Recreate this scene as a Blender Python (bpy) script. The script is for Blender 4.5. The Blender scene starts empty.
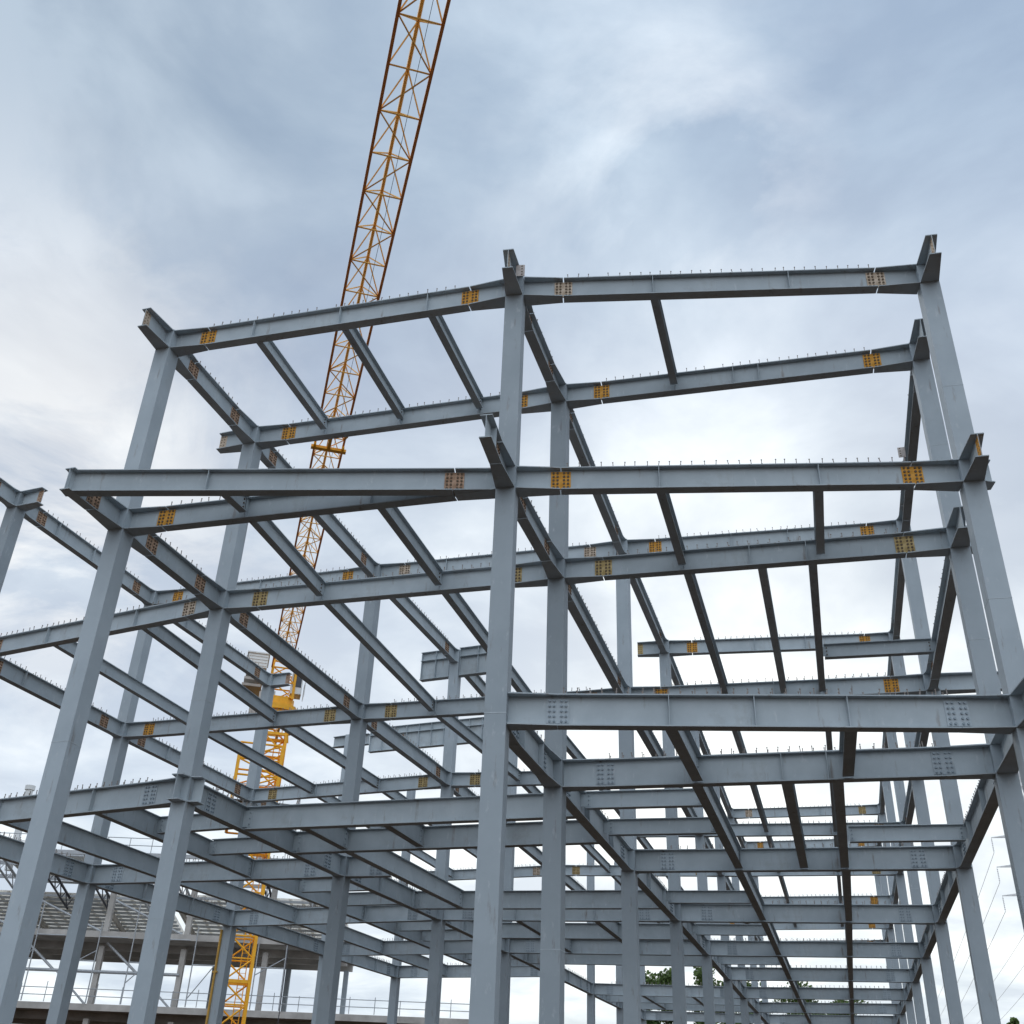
import bpy, math, random
from mathutils import Vector, Matrix
random.seed(7)
scene = bpy.context.scene
COL = bpy.data.collections.new("site"); scene.collection.children.link(COL)
V = Vector

# ------------------------------------------------------------------ materials
def mat(name, base, rough=0.5, metal=0.0, var=0.12, scale=6.0, tint=None, streak=0.0, bump=0.0, spec=0.3, steel=False):
    m = bpy.data.materials.new(name); m.use_nodes = True
    nt = m.node_tree; b = nt.nodes['Principled BSDF']; b.inputs['Specular IOR Level'].default_value = spec
    b.inputs['Roughness'].default_value = rough; b.inputs['Metallic'].default_value = metal
    tc = nt.nodes.new('ShaderNodeTexCoord')
    no = nt.nodes.new('ShaderNodeTexNoise'); no.inputs['Scale'].default_value = scale
    no.inputs['Detail'].default_value = 5.0; no.inputs['Roughness'].default_value = 0.6
    nt.links.new(tc.outputs['Object'], no.inputs['Vector'])
    r = nt.nodes.new('ShaderNodeValToRGB')
    lo = [c*(1-var) for c in base]; hi = [min(1, c*(1+var)) for c in (tint or base)]
    r.color_ramp.elements[0].position = 0.3; r.color_ramp.elements[1].position = 0.7
    r.color_ramp.elements[0].color = (*lo, 1); r.color_ramp.elements[1].color = (*hi, 1)
    nt.links.new(no.outputs['Fac'], r.inputs['Fac'])
    out = r.outputs['Color']
    if streak:
        n2 = nt.nodes.new('ShaderNodeTexNoise'); n2.inputs['Scale'].default_value = scale*0.6
        n2.inputs['Detail'].default_value = 8.0; n2.inputs['Roughness'].default_value = 0.72
        nt.links.new(tc.outputs['Object'], n2.inputs['Vector'])
        r2 = nt.nodes.new('ShaderNodeValToRGB')
        r2.color_ramp.elements[0].position = 0.57; r2.color_ramp.elements[1].position = 0.75
        r2.color_ramp.elements[0].color = (0, 0, 0, 1); r2.color_ramp.elements[1].color = (streak, streak, streak, 1)
        nt.links.new(n2.outputs['Fac'], r2.inputs['Fac'])
        mx = nt.nodes.new('ShaderNodeMixRGB'); mx.inputs['Color2'].default_value = (0.20, 0.17, 0.13, 1)
        nt.links.new(r2.outputs['Color'], mx.inputs['Fac']); nt.links.new(out, mx.inputs['Color1'])
        out = mx.outputs['Color']
    if steel:
        # each member was painted on its own: small tone differences, pale scuffs and brown runs
        oi = nt.nodes.new('ShaderNodeObjectInfo'); mr = nt.nodes.new('ShaderNodeMapRange'); mr.inputs['To Min'].default_value = 0.84; mr.inputs['To Max'].default_value = 1.10
        nt.links.new(oi.outputs['Random'], mr.inputs['Value'])
        mu = nt.nodes.new('ShaderNodeMixRGB'); mu.blend_type = 'MULTIPLY'; mu.inputs['Fac'].default_value = 1.0
        nt.links.new(out, mu.inputs['Color1']); nt.links.new(mr.outputs[0], mu.inputs['Color2']); out = mu.outputs['Color']
        for sc, zs, lo_, hi_, am, cc in ((9.0, 0.35, 0.60, 0.69, 0.45, (0.55, 0.58, 0.60, 1)), (5.0, 0.16, 0.61, 0.72, 0.6, (0.17, 0.11, 0.07, 1))):
            mp = nt.nodes.new('ShaderNodeMapping'); mp.inputs['Scale'].default_value = (1, 1, zs); nt.links.new(tc.outputs['Object'], mp.inputs['Vector'])
            n3 = nt.nodes.new('ShaderNodeTexNoise'); n3.inputs['Scale'].default_value = sc; n3.inputs['Detail'].default_value = 7; n3.inputs['Roughness'].default_value = 0.65; nt.links.new(mp.outputs[0], n3.inputs['Vector'])
            m3 = nt.nodes.new('ShaderNodeMapRange'); m3.inputs['From Min'].default_value = lo_; m3.inputs['From Max'].default_value = hi_; m3.inputs['To Max'].default_value = am; nt.links.new(n3.outputs['Fac'], m3.inputs['Value'])
            x3 = nt.nodes.new('ShaderNodeMixRGB'); x3.inputs['Color2'].default_value = cc; nt.links.new(m3.outputs[0], x3.inputs['Fac']); nt.links.new(out, x3.inputs['Color1']); out = x3.outputs['Color']
    nt.links.new(out, b.inputs['Base Color'])
    if bump:
        bp = nt.nodes.new('ShaderNodeBump'); bp.inputs['Strength'].default_value = bump; bp.inputs['Distance'].default_value = 0.01
        nt.links.new(no.outputs['Fac'], bp.inputs['Height']); nt.links.new(bp.outputs['Normal'], b.inputs['Normal'])
    return m

STEEL = mat('steel_paint', (0.415, 0.47, 0.505), 0.62, 0, 0.10, 1.3, (0.425, 0.475, 0.505), streak=0.4, spec=0.1, steel=True)
STEELC = mat('steel_paint_column', (0.385, 0.44, 0.48), 0.6, 0, 0.08, 0.9, (0.395, 0.445, 0.48), streak=0.35, spec=0.15, steel=True)
WELD = mat('weld_seam', (0.44, 0.49, 0.52), 0.6)
OCHRE = mat('ochre_plate', (0.60, 0.27, 0.035), 0.85, 0, 0.25, 9, (0.57, 0.30, 0.075), streak=0.5, spec=0.1)
TAN = mat('tan_plate', (0.48, 0.36, 0.25), 0.85, 0, 0.3, 9, (0.52, 0.44, 0.36), streak=0.6, spec=0.1)
OLIVE = mat('olive_plate', (0.40, 0.28, 0.10), 0.85, 0, 0.3, 9, (0.44, 0.34, 0.18), streak=0.7, spec=0.1)
RUST = mat('rusty_plate', (0.34, 0.20, 0.125), 0.85, 0, 0.3, 9, (0.42, 0.29, 0.21), streak=0.6, spec=0.1)
BOLT = mat('dark_bolt', (0.11, 0.075, 0.045), 0.6, 0, 0.3, 30)
BOLTG = mat('painted_bolt', (0.27, 0.32, 0.36), 0.55)
def translucent(m, f):
    nt = m.node_tree; b = nt.nodes['Principled BSDF']; t = nt.nodes.new('ShaderNodeBsdfTranslucent'); x = nt.nodes.new('ShaderNodeMixShader')
    c = b.inputs['Base Color'].links[0].from_socket; nt.links.new(c, t.inputs['Color']); x.inputs[0].default_value = f
    nt.links.new(b.outputs[0], x.inputs[1]); nt.links.new(t.outputs[0], x.inputs[2]); nt.links.new(x.outputs[0], nt.nodes['Material Output'].inputs['Surface'])
BARETOP = mat('bare_rusty_flange_top', (0.135, 0.075, 0.045), 0.9, 0, 0.3, 4, (0.17, 0.10, 0.065), spec=0.1)
STUD = mat('stud_steel', (0.27, 0.24, 0.22), 0.6)
CRANE = mat('crane_yellow', (0.95, 0.45, 0.03), 0.5, 0, 0.12, 3, streak=0.15)
CRANER = mat('crane_chord_orange', (0.88, 0.33, 0.09), 0.55, 0, 0.2, 3)
CRANEO = mat('crane_lacing_orange', (0.96, 0.50, 0.11), 0.55, 0, 0.15, 3)
TABM = mat('primed_tab', (0.50, 0.45, 0.42), 0.7, 0, 0.2, 12)
CONC = mat('concrete', (0.42, 0.40, 0.375), 0.9, 0, 0.22, 0.5, (0.47, 0.45, 0.425), streak=0.35, bump=0.2)
BEIGE = mat('beige_sheet', (0.86, 0.84, 0.80), 0.7, 0, 0.12, 0.5)
WHITE = mat('white_sheet', (0.74, 0.75, 0.74), 0.6, 0, 0.06, 0.6)
DARK = mat('dark_metal', (0.06, 0.06, 0.07), 0.5)
GALV = mat('galvanised_rail', (0.42, 0.44, 0.46), 0.45, 0.2, 0.1)
PIPE = mat('yellow_pipe_paint', (0.62, 0.36, 0.08), 0.5)
PYL = mat('pylon_steel', (0.80, 0.80, 0.80), 0.6)
CABLE = mat('cable_aluminium', (0.80, 0.80, 0.80), 0.6)
GLASS = mat('cab_glass', (0.05, 0.06, 0.08), 0.1)
BARK = mat('bark', (0.10, 0.075, 0.05), 0.9, 0, 0.3, 4)
LEAF = mat('leaf_green', (0.07, 0.125, 0.035), 0.7, 0, 0.5, 0.5, (0.13, 0.19, 0.06))
SOIL = mat('bare_soil', (0.046, 0.026, 0.013), 0.95, 0, 0.3, 0.25, (0.062, 0.036, 0.019), bump=0.4)

translucent(BEIGE, 0.7); translucent(LEAF, 0.25)
# ------------------------------------------------------------------ mesh builder
WLOC = {}
class MB:
    def __init__(s): s.v = []; s.f = []; s.m = []; s.smooth = []
    def add(s, vs, fs, mi=0, sm=False):
        n = len(s.v); s.v += [V(p) for p in vs]
        for f in fs: s.f.append([n+i for i in f]); s.m.append(mi); s.smooth.append(sm)
    def frame_box(s, c, ax, ay, az, hx, hy, hz, mi=0):
        c = V(c); P = []
        for k in (-1, 1):
            for j in (-1, 1):
                for i in (-1, 1): P.append(c+ax*hx*i+ay*hy*j+az*hz*k)
        s.add(P, [(0,2,3,1),(4,5,7,6),(0,1,5,4),(2,6,7,3),(0,4,6,2),(1,3,7,5)], mi)
    def box(s, a, b, mi=0):
        a = V(a); b = V(b); c = (a+b)/2; h = (b-a)/2
        s.frame_box(c, V((1,0,0)), V((0,1,0)), V((0,0,1)), h.x, h.y, h.z, mi)
    def loft(s, secs, mi=0, cap=True, top=None):
        n = len(secs[0]); base = len(s.v)
        for q in secs: s.v += [V(p) for p in q]
        for k in range(len(secs)-1):
            for i in range(n):
                j = (i+1) % n
                s.f.append([base+k*n+i, base+k*n+j, base+(k+1)*n+j, base+(k+1)*n+i]); s.m.append(top if (top is not None and i == 0) else mi); s.smooth.append(False)
        if cap:
            s.f.append([base+i for i in range(n)][::-1]); s.m.append(mi); s.smooth.append(False)
            s.f.append([base+(len(secs)-1)*n+i for i in range(n)]); s.m.append(mi); s.smooth.append(False)
    def tube(s, a, b, r, n=6, mi=0, r2=None):
        a = V(a); b = V(b); d = (b-a).normalized()
        x = d.orthogonal().normalized(); y = d.cross(x)
        r2 = r if r2 is None else r2
        A = [a+(x*math.cos(t)+y*math.sin(t))*r for t in [2*math.pi*i/n for i in range(n)]]
        B = [b+(x*math.cos(t)+y*math.sin(t))*r2 for t in [2*math.pi*i/n for i in range(n)]]
        s.loft([A, B], mi)
    def build(s, name, mats, parent=None, origin=None, recalc=True):
        o0 = V(origin) if origin is not None else (sum(s.v, V())/len(s.v))
        me = bpy.data.meshes.new(name)
        me.from_pydata([tuple(p-o0) for p in s.v], [], s.f)
        for m in (mats if isinstance(mats, (list, tuple)) else [mats]): me.materials.append(m)
        me.polygons.foreach_set('material_index', s.m)
        me.update()
        if recalc:
            import bmesh
            bm = bmesh.new(); bm.from_mesh(me); bmesh.ops.recalc_face_normals(bm, faces=bm.faces[:]); bm.to_mesh(me); bm.free()
        o = bpy.data.objects.new(name, me); COL.objects.link(o)
        if parent is not None:
            o.parent = parent; o.location = o0 - WLOC[parent.name]
        else: o.location = o0
        WLOC[o.name] = o0
        return o
def tag(o, label=None, cat=None, group=None, kind=None):
    if label: o['label'] = label
    if cat: o['category'] = cat
    if group: o['group'] = group
    if kind: o['kind'] = kind
    return o
def empty(name, loc):
    o = bpy.data.objects.new(name, None); COL.objects.link(o); o.location = loc; WLOC[o.name] = V(loc)
    o.empty_display_size = 0.5
    return o

# ------------------------------------------------------------------ steel frame layout
TOS = {1: 16.73, 2: 12.02, 3: 7.58}           # top of steel above the ground
S = 0.365                                       # box column width
P = {'A1':(-12.09,16.34),'A2':(-11.78,20.26),'A3':(-11.14,28.23),'A4':(-10.39,35.55),
     'B1':(-3.90,15.98),'B2':(-3.61,19.80),'B3':(-3.08,27.76),'B4':(-2.48,35.64),'B5':(-1.93,43.70),'B6':(-1.40,51.87),'B7':(-0.87,60.04),'B8':(-0.29,68.19),
     'C1':(4.39,17.05),'C2':(4.54,19.58),'C3':(5.05,27.70),'C4':(5.59,35.90),'C5':(6.11,43.89),'C6':(6.64,51.79),'C7':(7.20,59.65),'C8':(7.70,67.49),
     'Z2':(-20.13,22.27),'Z3':(-19.55,29.06),'Z4':(-18.72,37.05),'Z1':(-20.7,14.6)}
def ext(L, a, b, step):
    for i in range(a, b):
        x, y = P[f'{L}{i-1}']; P[f'{L}{i}'] = (x+step[0], y+step[1])
ext('A', 5, 11, (0.55, 7.95)); ext('B', 9, 11, (0.55, 8.05)); ext('C', 9, 11, (0.53, 7.85)); ext('Z', 5, 7, (0.62, 7.95))
def pt(n, l=None, z=None):
    x, y = P[n]; return V((x, y, TOS[l] if l else (z or 0)))
FR = empty('steel_frame', (-4.0, 30.0, 0.0))
tag(FR, 'unfinished three storey building frame of grey painted steel columns and beams', 'steel frame')

PROF = {1: (0.505, 0.22, 0.012, 0.020), 2: (0.48, 0.22, 0.012, 0.020), 3: (0.545, 0.23, 0.014, 0.022)}
BL = 1.0; GAP = 0.022
def isec(p, side, h, b, tw, tf):
    up = V((0, 0, 1)); B = b/2; W = tw/2
    q = [(-B,0),(B,0),(B,-tf),(W,-tf),(W,-h+tf),(B,-h+tf),(B,-h),(-B,-h),(-B,-h+tf),(-W,-h+tf),(-W,-tf),(-B,-tf)]
    return [p+side*x+up*z for x, z in q]
def axes(a, b):
    d = (b-a); d.z = 0; L = d.length; d.normalize(); return d, V((d.y, -d.x, 0)), L

columns = {}; bw = {}
def want(c, l, key, d, length=BL, prof=None, plate=None, curved=False): bw.setdefault(c, []).append((l, key, d.copy(), length, prof or PROF[l], plate, curved))

SPL = []   # splice plates waiting for their beam
def splice(parent, p, d, side, prof, m, painted, free=False):
    """cover plates with bolts on both sides of the web at point p (on the top of steel)"""
    h, b, tw, tf = prof
    hw = 0.185; hz = (h-2*tf)*0.42; c = p+V((0,0,-h/2))
    rows = 5 if h > 0.55 else 5
    mb = MB()
    for sg in (-1, 1):
        off = tw/2+0.007+0.0005
        mb.frame_box(c+side*sg*off, d, side, V((0,0,1)), hw, 0.006, hz, 0)
        for cx in (-0.135, -0.06, 0.06, 0.135):
            for k in range(rows):
                z = -hz*0.82 + 2*hz*0.82*k/(rows-1)
                q = c+d*cx+V((0,0,z))
                mb.tube(q+side*sg*(off+0.003), q+side*sg*(off+(0.034 if painted else 0.020)), 0.021 if painted else 0.0235, 6, 1)
    o = mb.build('splice_plate', [m, BOLTG if painted else BOLT], parent)
    return o

gcount = {}
def girder(a, b, l, name='girder', plates=None, stiff=(), studs=True, za=True, zb=True, prof=None, studsp=0.21):
    """beam between columns a and b: a bracket welded to each column and a bolted body between them"""
    A = pt(a, l); B = pt(b, l); d, side, L = axes(A, B); prof = prof or PROF[l]
    h, bb, tw, tf = prof
    cv = (name == 'tie_beam' and L > 4.5)
    want(a, l, b, d, BL, prof, None, cv); want(b, l, a, -d, BL, prof, None, cv)
    g = 0.005 if l == 3 else GAP
    return body(A+d*(BL+g/2), B-d*(BL+g/2), prof, l, name, plates, [f*L-BL for f in stiff], studs, studsp, ends=(True, True))
def body(p, q, prof, l, name, plates, stiff, studs, studsp=0.30, ends=(True, True)):
    h, bb, tw, tf = prof
    d, side, L = axes(p, q)
    mb = MB()
    mb.loft([isec(p, side, h, bb, tw, tf), isec(q, side, h, bb, tw, tf)], top=2)
    for s in stiff:
        if 0.05 < s < L-0.05:
            for sg in (-1, 1):
                mb.frame_box(p+d*s+side*sg*(tw/2+bb/4-0.004)+V((0,0,-h/2)), d, side, V((0,0,1)), 0.006, bb/4-0.006, h/2-tf-0.0005, 0)
    if studs:
        n = int(L/studsp)
        for i in range(n):
            for sg in (-1, 1):
                if random.random() < 0.04: continue
                c = p+d*(L*(i+0.5)/n+random.uniform(-.025, .025))+side*(sg*bb*0.33+random.uniform(-.008, .008))
                t = c+d*random.gauss(0, .008)+side*random.gauss(0, .006)+V((0,0,random.uniform(.094, .104)))
                mb.tube(c+V((0,0,-0.002)), t, 0.0095, 4, 1); mb.tube(t, t+V((0,0,0.012)), 0.014, 5, 1)
    o = mb.build(name, [STEEL, STUD, BARETOP], FR)
    painted = (l == 3)
    pal = plates or (random.choice([OCHRE, OCHRE, OLIVE, TAN]), random.choice([OCHRE, OLIVE, TAN]))
    for e, pp, mm in ((ends[0], p-d*(0.0025 if l == 3 else GAP/2), pal[0]), (ends[1], q+d*(0.0025 if l == 3 else GAP/2), pal[1])):
        if e: splice(o, pp, d, side, prof, STEELC if painted else mm, painted)
    return o
def on(a, b, l, f): return pt(a, l).lerp(pt(b, l), f)
def joist(p, q, l, name='joist', ba=None, bb_=None, h=None, b=None, drop=0.005, studs=False, tabs=True):
    """secondary beam between two points on supporting beams"""
    gh, gb, gtw, gtf = PROF[l]
    h = h or {1: 0.34, 2: 0.36, 3: 0.50}[l]; b = b or (0.165 if l < 3 else 0.20); tw = 0.010; tf = 0.016
    d, side, L = axes(p, q)
    s = gb/2+0.012; dz = V((0,0,-drop))
    mb = MB()
    p1 = p+d*s+dz; q1 = q-d*s+dz
    mb.loft([isec(p1, side, h, b, tw, tf), isec(q1, side, h, b, tw, tf)], top=3)
    for c, sg in ((p, 1), (q, -1)):       # coped web tab and bolts
        mb.frame_box(c+d*sg*(s/2+0.06)+side*0.012+V((0,0,-h*0.5-drop)), d, side, V((0,0,1)), s/2+0.05, 0.006, h*0.36, 0)
        for k in range(3):
            cc = c+d*sg*(s+0.06)+V((0,0,-drop-h*(0.25+0.25*k)))
            mb.tube(cc+side*0.018, cc+side*0.04, 0.017, 6, 1); mb.tube(cc-side*0.006, cc-side*0.028, 0.017, 6, 1)
    if studs:
        n = int(L/0.33)
        for i in range(n):
            c = p1+(q1-p1)*((i+0.5)/n)
            mb.tube(c+V((0,0,-0.002)), c+V((0,0,0.095)), 0.0085, 4, 2)
    return mb.build(name, [STEEL, BOLT if l < 3 else BOLTG, STUD, BARETOP], FR)

O, T, OL, R = OCHRE, TAN, OLIVE, RUST
third = (1/3, 2/3)
def fdir(c, to): return axes(pt(c), pt(to))[0]
# ---- transverse girders
G1 = [('A1','B1',(O,O),(.262,.516,.762)),('B1','C1',(T,T),(.34,.67)),('A2','B2',(O,O),(.25,.5,.75)),('B2','C2',(O,O),(.335,.5,.57)),
      ('Z3','A3',(O,O),(.5,)),('A3','B3',(T,T),(.3,.5,.7)),('B3','C3',(O,O),(.4,.6)),('B4','C4',(O,O),(.4,.62))]
for i in range(5, 10): G1.append((f'B{i}', f'C{i}', None, (.4, .6)))
for a, b, pl, st in G1: girder(a, b, 1, 'girder', pl, st)
G2 = [('A1','B1',(O,O),(.345,.67)),('B1','C1',(O,O),(.335,.68)),('Z2','A2',(R,T),(.34,.5,.69)),('A2','B2',(OL,OL),(.32,.67)),('B2','C2',(OL,OL),(.333,.5,.64)),
      ('Z3','A3',(O,OL),(.33,.66)),('A3','B3',(OL,O),(.3,.67)),('B3','C3',(O,O),(.33,.5,.667)),('Z4','A4',(OL,OL),(.35,.67)),('A4','B4',(OL,O),third),('B4','C4',(O,O),third)]
for i in range(5, 10):
    G2.append((f'B{i}', f'C{i}', None, third)); G2.append((f'A{i}', f'B{i}', None, third))
G2.append(('Z5','A5',None,third)); G2.append(('Z6','A6',None,third))
for a, b, pl, st in G2: girder(a, b, 2, 'girder', pl, st)
G3 = [('Z2','A2',(.34,.69)),('B1','C1',(.336,.5,.676)),('B2','C2',(.333,.53,.63)),('Z3','A3',third),('B3','C3',(.35,.667))]
for i in range(4, 10):
    if i != 6: G3.append((f'A{i}', f'B{i}', third))
    G3.append((f'B{i}', f'C{i}', third))
for i in range(4, 7): G3.append((f'Z{i}', f'A{i}', third))
for a, b, st in G3: girder(a, b, 3, 'girder', None, st)
# ---- longitudinal girders
def tie(a, b, l, pl=(R, R), st=(), sp=0.21): girder(a, b, l, 'tie_beam', pl, st, True, studsp=sp)
for L in 'AB':
    tie(f'{L}1', f'{L}2', 1); tie(f'{L}2', f'{L}3', 1); tie(f'{L}3', f'{L}4', 1)
tie('A4','A5',1)
for i in range(4, 9): tie(f'B{i}', f'B{i+1}', 1)
for i in range(2, 9): tie(f'C{i}', f'C{i+1}', 1)
for i in range(1, 4): tie(f'Z{i}', f'Z{i+1}', 1, (R, R), (.25, .5))
for L, n in (('A',9),('B',9),('C',9),('Z',5)):
    for i in range(2 if L == 'C' else 1, n): tie(f'{L}{i}', f'{L}{i+1}', 2, (R, R), (.3,) if L == 'Z' else ())
want('C2', 3, 'front', fdir('C2','C1'), 2.2)
for L, a, n in (('A',2,9),('B',1,9),('C',2,9),('Z',1,6)):
    for i in range(a, n): tie(f'{L}{i}', f'{L}{i+1}', 3, None, third)

# ---- free brackets (stubs) that wait for members still to come
fx = fdir('B1','C1'); front = {'A': -fdir('A1','A2'), 'B': V((0.045, -1, 0)).normalized(), 'C': V((0.01, -1, 0)).normalized()}
for c in ('A1','B1','C1'):
    want(c, 1, 'front', front[c[0]], 1.0, None, T); 
want('C1', 2, 'front', front['C'], 1.0, None, O); want('C1', 3, 'front', front['C'], 1.0, None, None)
want('C1', 2, 'right', fdir('B1','C1'), 0.36, None, None)
want('C2', 1, 'front', fdir('C2','C1'), 1.0); want('C2', 2, 'front', fdir('C2','C1'), 1.0)
want('C2', 2, 'right', fdir('B2','C2'), 0.42, None, None)
want('C3', 2, 'right', fdir('B3','C3'), 1.75, None, None)
want('A2', 1, 'left', -fdir('A2','B2'), 1.0, None, T); want('Z2', 1, 'right', fdir('Z2','A2'), 1.0, None, R)
want('Z4', 1, 'right', fdir('Z4','A4'), 1.0, None, R); want('B4', 1, 'left', -fdir('B4','C4'), 1.0, None, OL)
want('A2', 3, 'front', fdir('A2','A1'), 0.42, None, None); want('A2', 3, 'right', fdir('A2','B2'), 0.42, None, None)
# second floor projects past the front columns on the left
fa = front['A']; fb = V((0.012, -1, 0)).normalized()
want('A1', 2, 'front', fa, 1.0); want('B1', 2, 'front', fb, 1.0)
pa = pt('A1', 2)+fa*(1.0+GAP/2); pb = pt('B1', 2)+fb*(1.0+GAP/2)
body(pa, pt('A1', 2)+fa*1.80, PROF[2], 2, 'cantilever_beam', (R, R), [], False, ends=(True, False))
body(pb, pt('B1', 2)+fb*1.85, PROF[2], 2, 'cantilever_beam', (R, R), [0.45], False, ends=(True, False))
oa = pt('A1', 2)+fa*1.62; d_, s_, L_ = axes(oa, pt('B1', 2))
oz = V((0,0,0.003))
body(oa-d_*0.14+oz, pt('B1', 2)-d_*(1.0+GAP/2)+oz, PROF[2], 2, 'edge_beam', (R, R), [0.12, L_*0.335], False, ends=(False, True))
body(pt('B1', 2)-d_*(1.0-GAP/2)+oz, pt('B1', 2)-d_*0.2+oz, PROF[2], 2, 'edge_beam', None, [], False, ends=(False, False))

# ---- deep stiffened plate girders on the roof
def deep(p, q, name='plate_girder', spl=()):
    d, side, L = axes(p, q); up = V((0,0,1)); mb = MB()
    h = 1.12; b = 0.26; W = 0.007; B = b/2; t = 0.02; m = 0.34
    prof = [(-B,0),(B,0),(B,-t),(W,-t),(W,-m),(B,-m),(B,-m-t),(W,-m-t),(W,-h+t),(B,-h+t),(B,-h),(-B,-h),(-B,-h+t),(-W,-h+t),(-W,-m-t),(-B,-m-t),(-B,-m),(-W,-m),(-W,-t),(-B,-t)]
    mb.loft([[p+side*x+up*z for x, z in prof], [q+side*x+up*z for x, z in prof]])
    n = max(2, int(L/0.62))
    for i in range(n+1):
        c = p+d*(0.04+(L-0.08)*i/n)
        for sg in (-1, 1):
            for z0, z1 in ((-t-0.0005, -m+0.0005), (-m-t-0.0005, -h+t+0.0005)):
                mb.frame_box(c+side*sg*(W+B/2-0.004)+up*((z0+z1)/2), d, side, up, 0.006, B/2-0.006, (z0-z1)/2, 0)
    o = mb.build(name, [STEEL], FR)
    for s in spl: splice(o, p+d*s+up*(-m), d, side, (0.78, b, 0.014, 0.02), RUST, False)
    return o
dr = fdir('Z4','A4'); S2 = S/2+0.001
a4 = pt('A4', 1)+V((0,0,0.1))
deep(a4-dr*1.45, a4-dr*S2); deep(a4+dr*S2, a4+dr*1.75)
z5 = pt('Z5', 1)+V((0,0,0.22)); a5 = pt('A5', 1)+V((0,0,0.22))
d5 = fdir('Z5','A5')
deep(z5+d5*1.1, a5-d5*S2, spl=(1.6,)); want('Z5', 1, 'right', d5, 1.05); want('Z5', 1, 'left', -d5, 0.9)

# ---- joists and cross beams
def J(a, b, c, d, l, fs, fe=None, name='joist', **k):
    for f, g in zip(fs, fe or fs): joist(on(a, b, l, f), on(c, d, l, g), l, name, **k)
J('A1','B1','A2','B2',1,(.262,.516,.762),(.25,.505,.756)); J('B1','C1','B2','C2',1,(.34,),(.335,))
J('A1','B1','A2','B2',2,(.345,.68),(.318,.67)); J('A2','B2','A3','B3',2,(.315,.67),(.29,.66)); J('A3','B3','A4','B4',2,(.29,.66),third); J('A4','B4','A5','B5',2,third)
J('B1','C1','B2','C2',2,(.335,.68),(.331,.675)); J('B2','C2','B3','C3',2,(.337,.527,.655),(.342,.533,.657)); 
for i in range(3, 8): J(f'B{i}',f'C{i}',f'B{i+1}',f'C{i+1}',2,third)
J('Z2','A2','Z3','A3',2,(.34,.694),(.327,.66)); J('Z3','A3','Z4','A4',2,(.327,.66),third); J('Z4','A4','Z5','A5',2,third)
J('B1','C1','B2','C2',3,(.336,.68),(.340,.672))
J('B2','C2','B3','C3',3,(.333,.537,.65),(.345,.54,.66))
for i in range(3, 9): J(f'B{i}',f'C{i}',f'B{i+1}',f'C{i+1}',3,(.34,.664))
J('Z2','A2','Z3','A3',3,(.34,.69),(.33,.66)); J('Z3','A3','Z4','A4',3,(.33,.66)); J('Z4','A4','Z5','A5',3,(.33,.66)); J('Z5','A5','Z6','A6',3,(.33,.66))
# second floor: short joist out to the front edge beam
p0 = on('A1','B1',2,.345); joist(p0, p0.lerp(oa, 0)+ (oa+(pt('B1',2)-oa)*0.34-p0), 2, 'joist')
# first floor: heavy cross beams between lines A and B, light ones beside line B and line C
HB = dict(h=0.53, b=0.23)
def X(a1, a2, b1, b2, l, fa_, fb_, name='cross_beam', **k): joist(on(a1,a2,l,fa_), on(b1,b2,l,fb_), l, name, **k)
X('A2','A3','B2','B3',3,.309,.281,**HB); X('A2','A3','B2','B3',3,.626,.585,**HB); X('A3','A4','B3','B4',3,.70,.70,**HB)
for i in (4, 5, 7): X(f'A{i}',f'A{i+1}',f'B{i}',f'B{i+1}',3,.5 if i != 5 else .42,.5 if i != 5 else .42,**HB)
def jp(ra, rb, l, f, t, A='B', C='C'):   # point a fraction t along joist f of a bay
    return on(f'{A}{ra}',f'{C}{ra}',l,f).lerp(on(f'{A}{rb}',f'{C}{rb}',l,f), t)
for r, t in ((2,.28),(2,.585),(3,.708),(4,.5),(5,.5)):
    joist(on(f'B{r}',f'B{r+1}',3,t), jp(r, r+1, 3, .335, t), 3, 'cross_beam', h=0.36, b=0.18)
joist(jp(2,3,3,.662,.72), on('C2','C3',3,.72), 3, 'cross_beam', h=0.36, b=0.18)
joist(jp(2,3,2,.656,.69), on('C2','C3',2,.69), 2, 'cross_beam', h=0.36, b=0.18)
for r in (3, 4, 5):
    for t in (.36, .68): joist(jp(r,r+1,3,.665,t,'Z','A'), on(f'A{r}',f'A{r+1}',3,t), 3, 'cross_beam', h=0.40, b=0.18)
J('A5','B5','A6','B6',2,third); J('A6','B6','A7','B7',2,third); J('A7','B7','A8','B8',2,third); J('Z5','A5','Z6','A6',2,third)
for t in (.34, .66): joist(jp(2,3,3,.675,t,'Z','A'), on('A2','A3',3,t), 3, 'cross_beam', h=0.40, b=0.18)
# first floor bay A-B behind the opening
ca = on('A2','A3',3,.626).lerp(on('B2','B3',3,.585), .19); cb = on('A3','A4',3,.70).lerp(on('B3','B4',3,.70), .20)
c0 = on('A2','A3',3,.309).lerp(on('B2','B3',3,.281), .19)
joist(c0, ca, 3); joist(ca, cb, 3, h=0.52, b=0.22)
c1 = on('A2','A3',3,.309).lerp(on('B2','B3',3,.281), .44); c2 = on('A2','A3',3,.626).lerp(on('B2','B3',3,.585), .44)
joist(c1, c2, 3)
w = fdir('A3','B3'); want('A3', 3, 'right', w, BL)
qa = pt('A3',3)+w*(BL+GAP/2); t_ = (pt('A3',3)-ca).dot((cb-ca))/((cb-ca).length**2); qj = ca.lerp(cb, t_)
body(qa, pt('A3',3)+w*((qj-pt('A3',3)).dot(w)-0.14), PROF[3], 3, 'girder', None, [], True, ends=(True, False))
for r in (4, 7): J(f'A{r}',f'B{r}',f'A{r+1}',f'B{r+1}',3,third)
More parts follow.
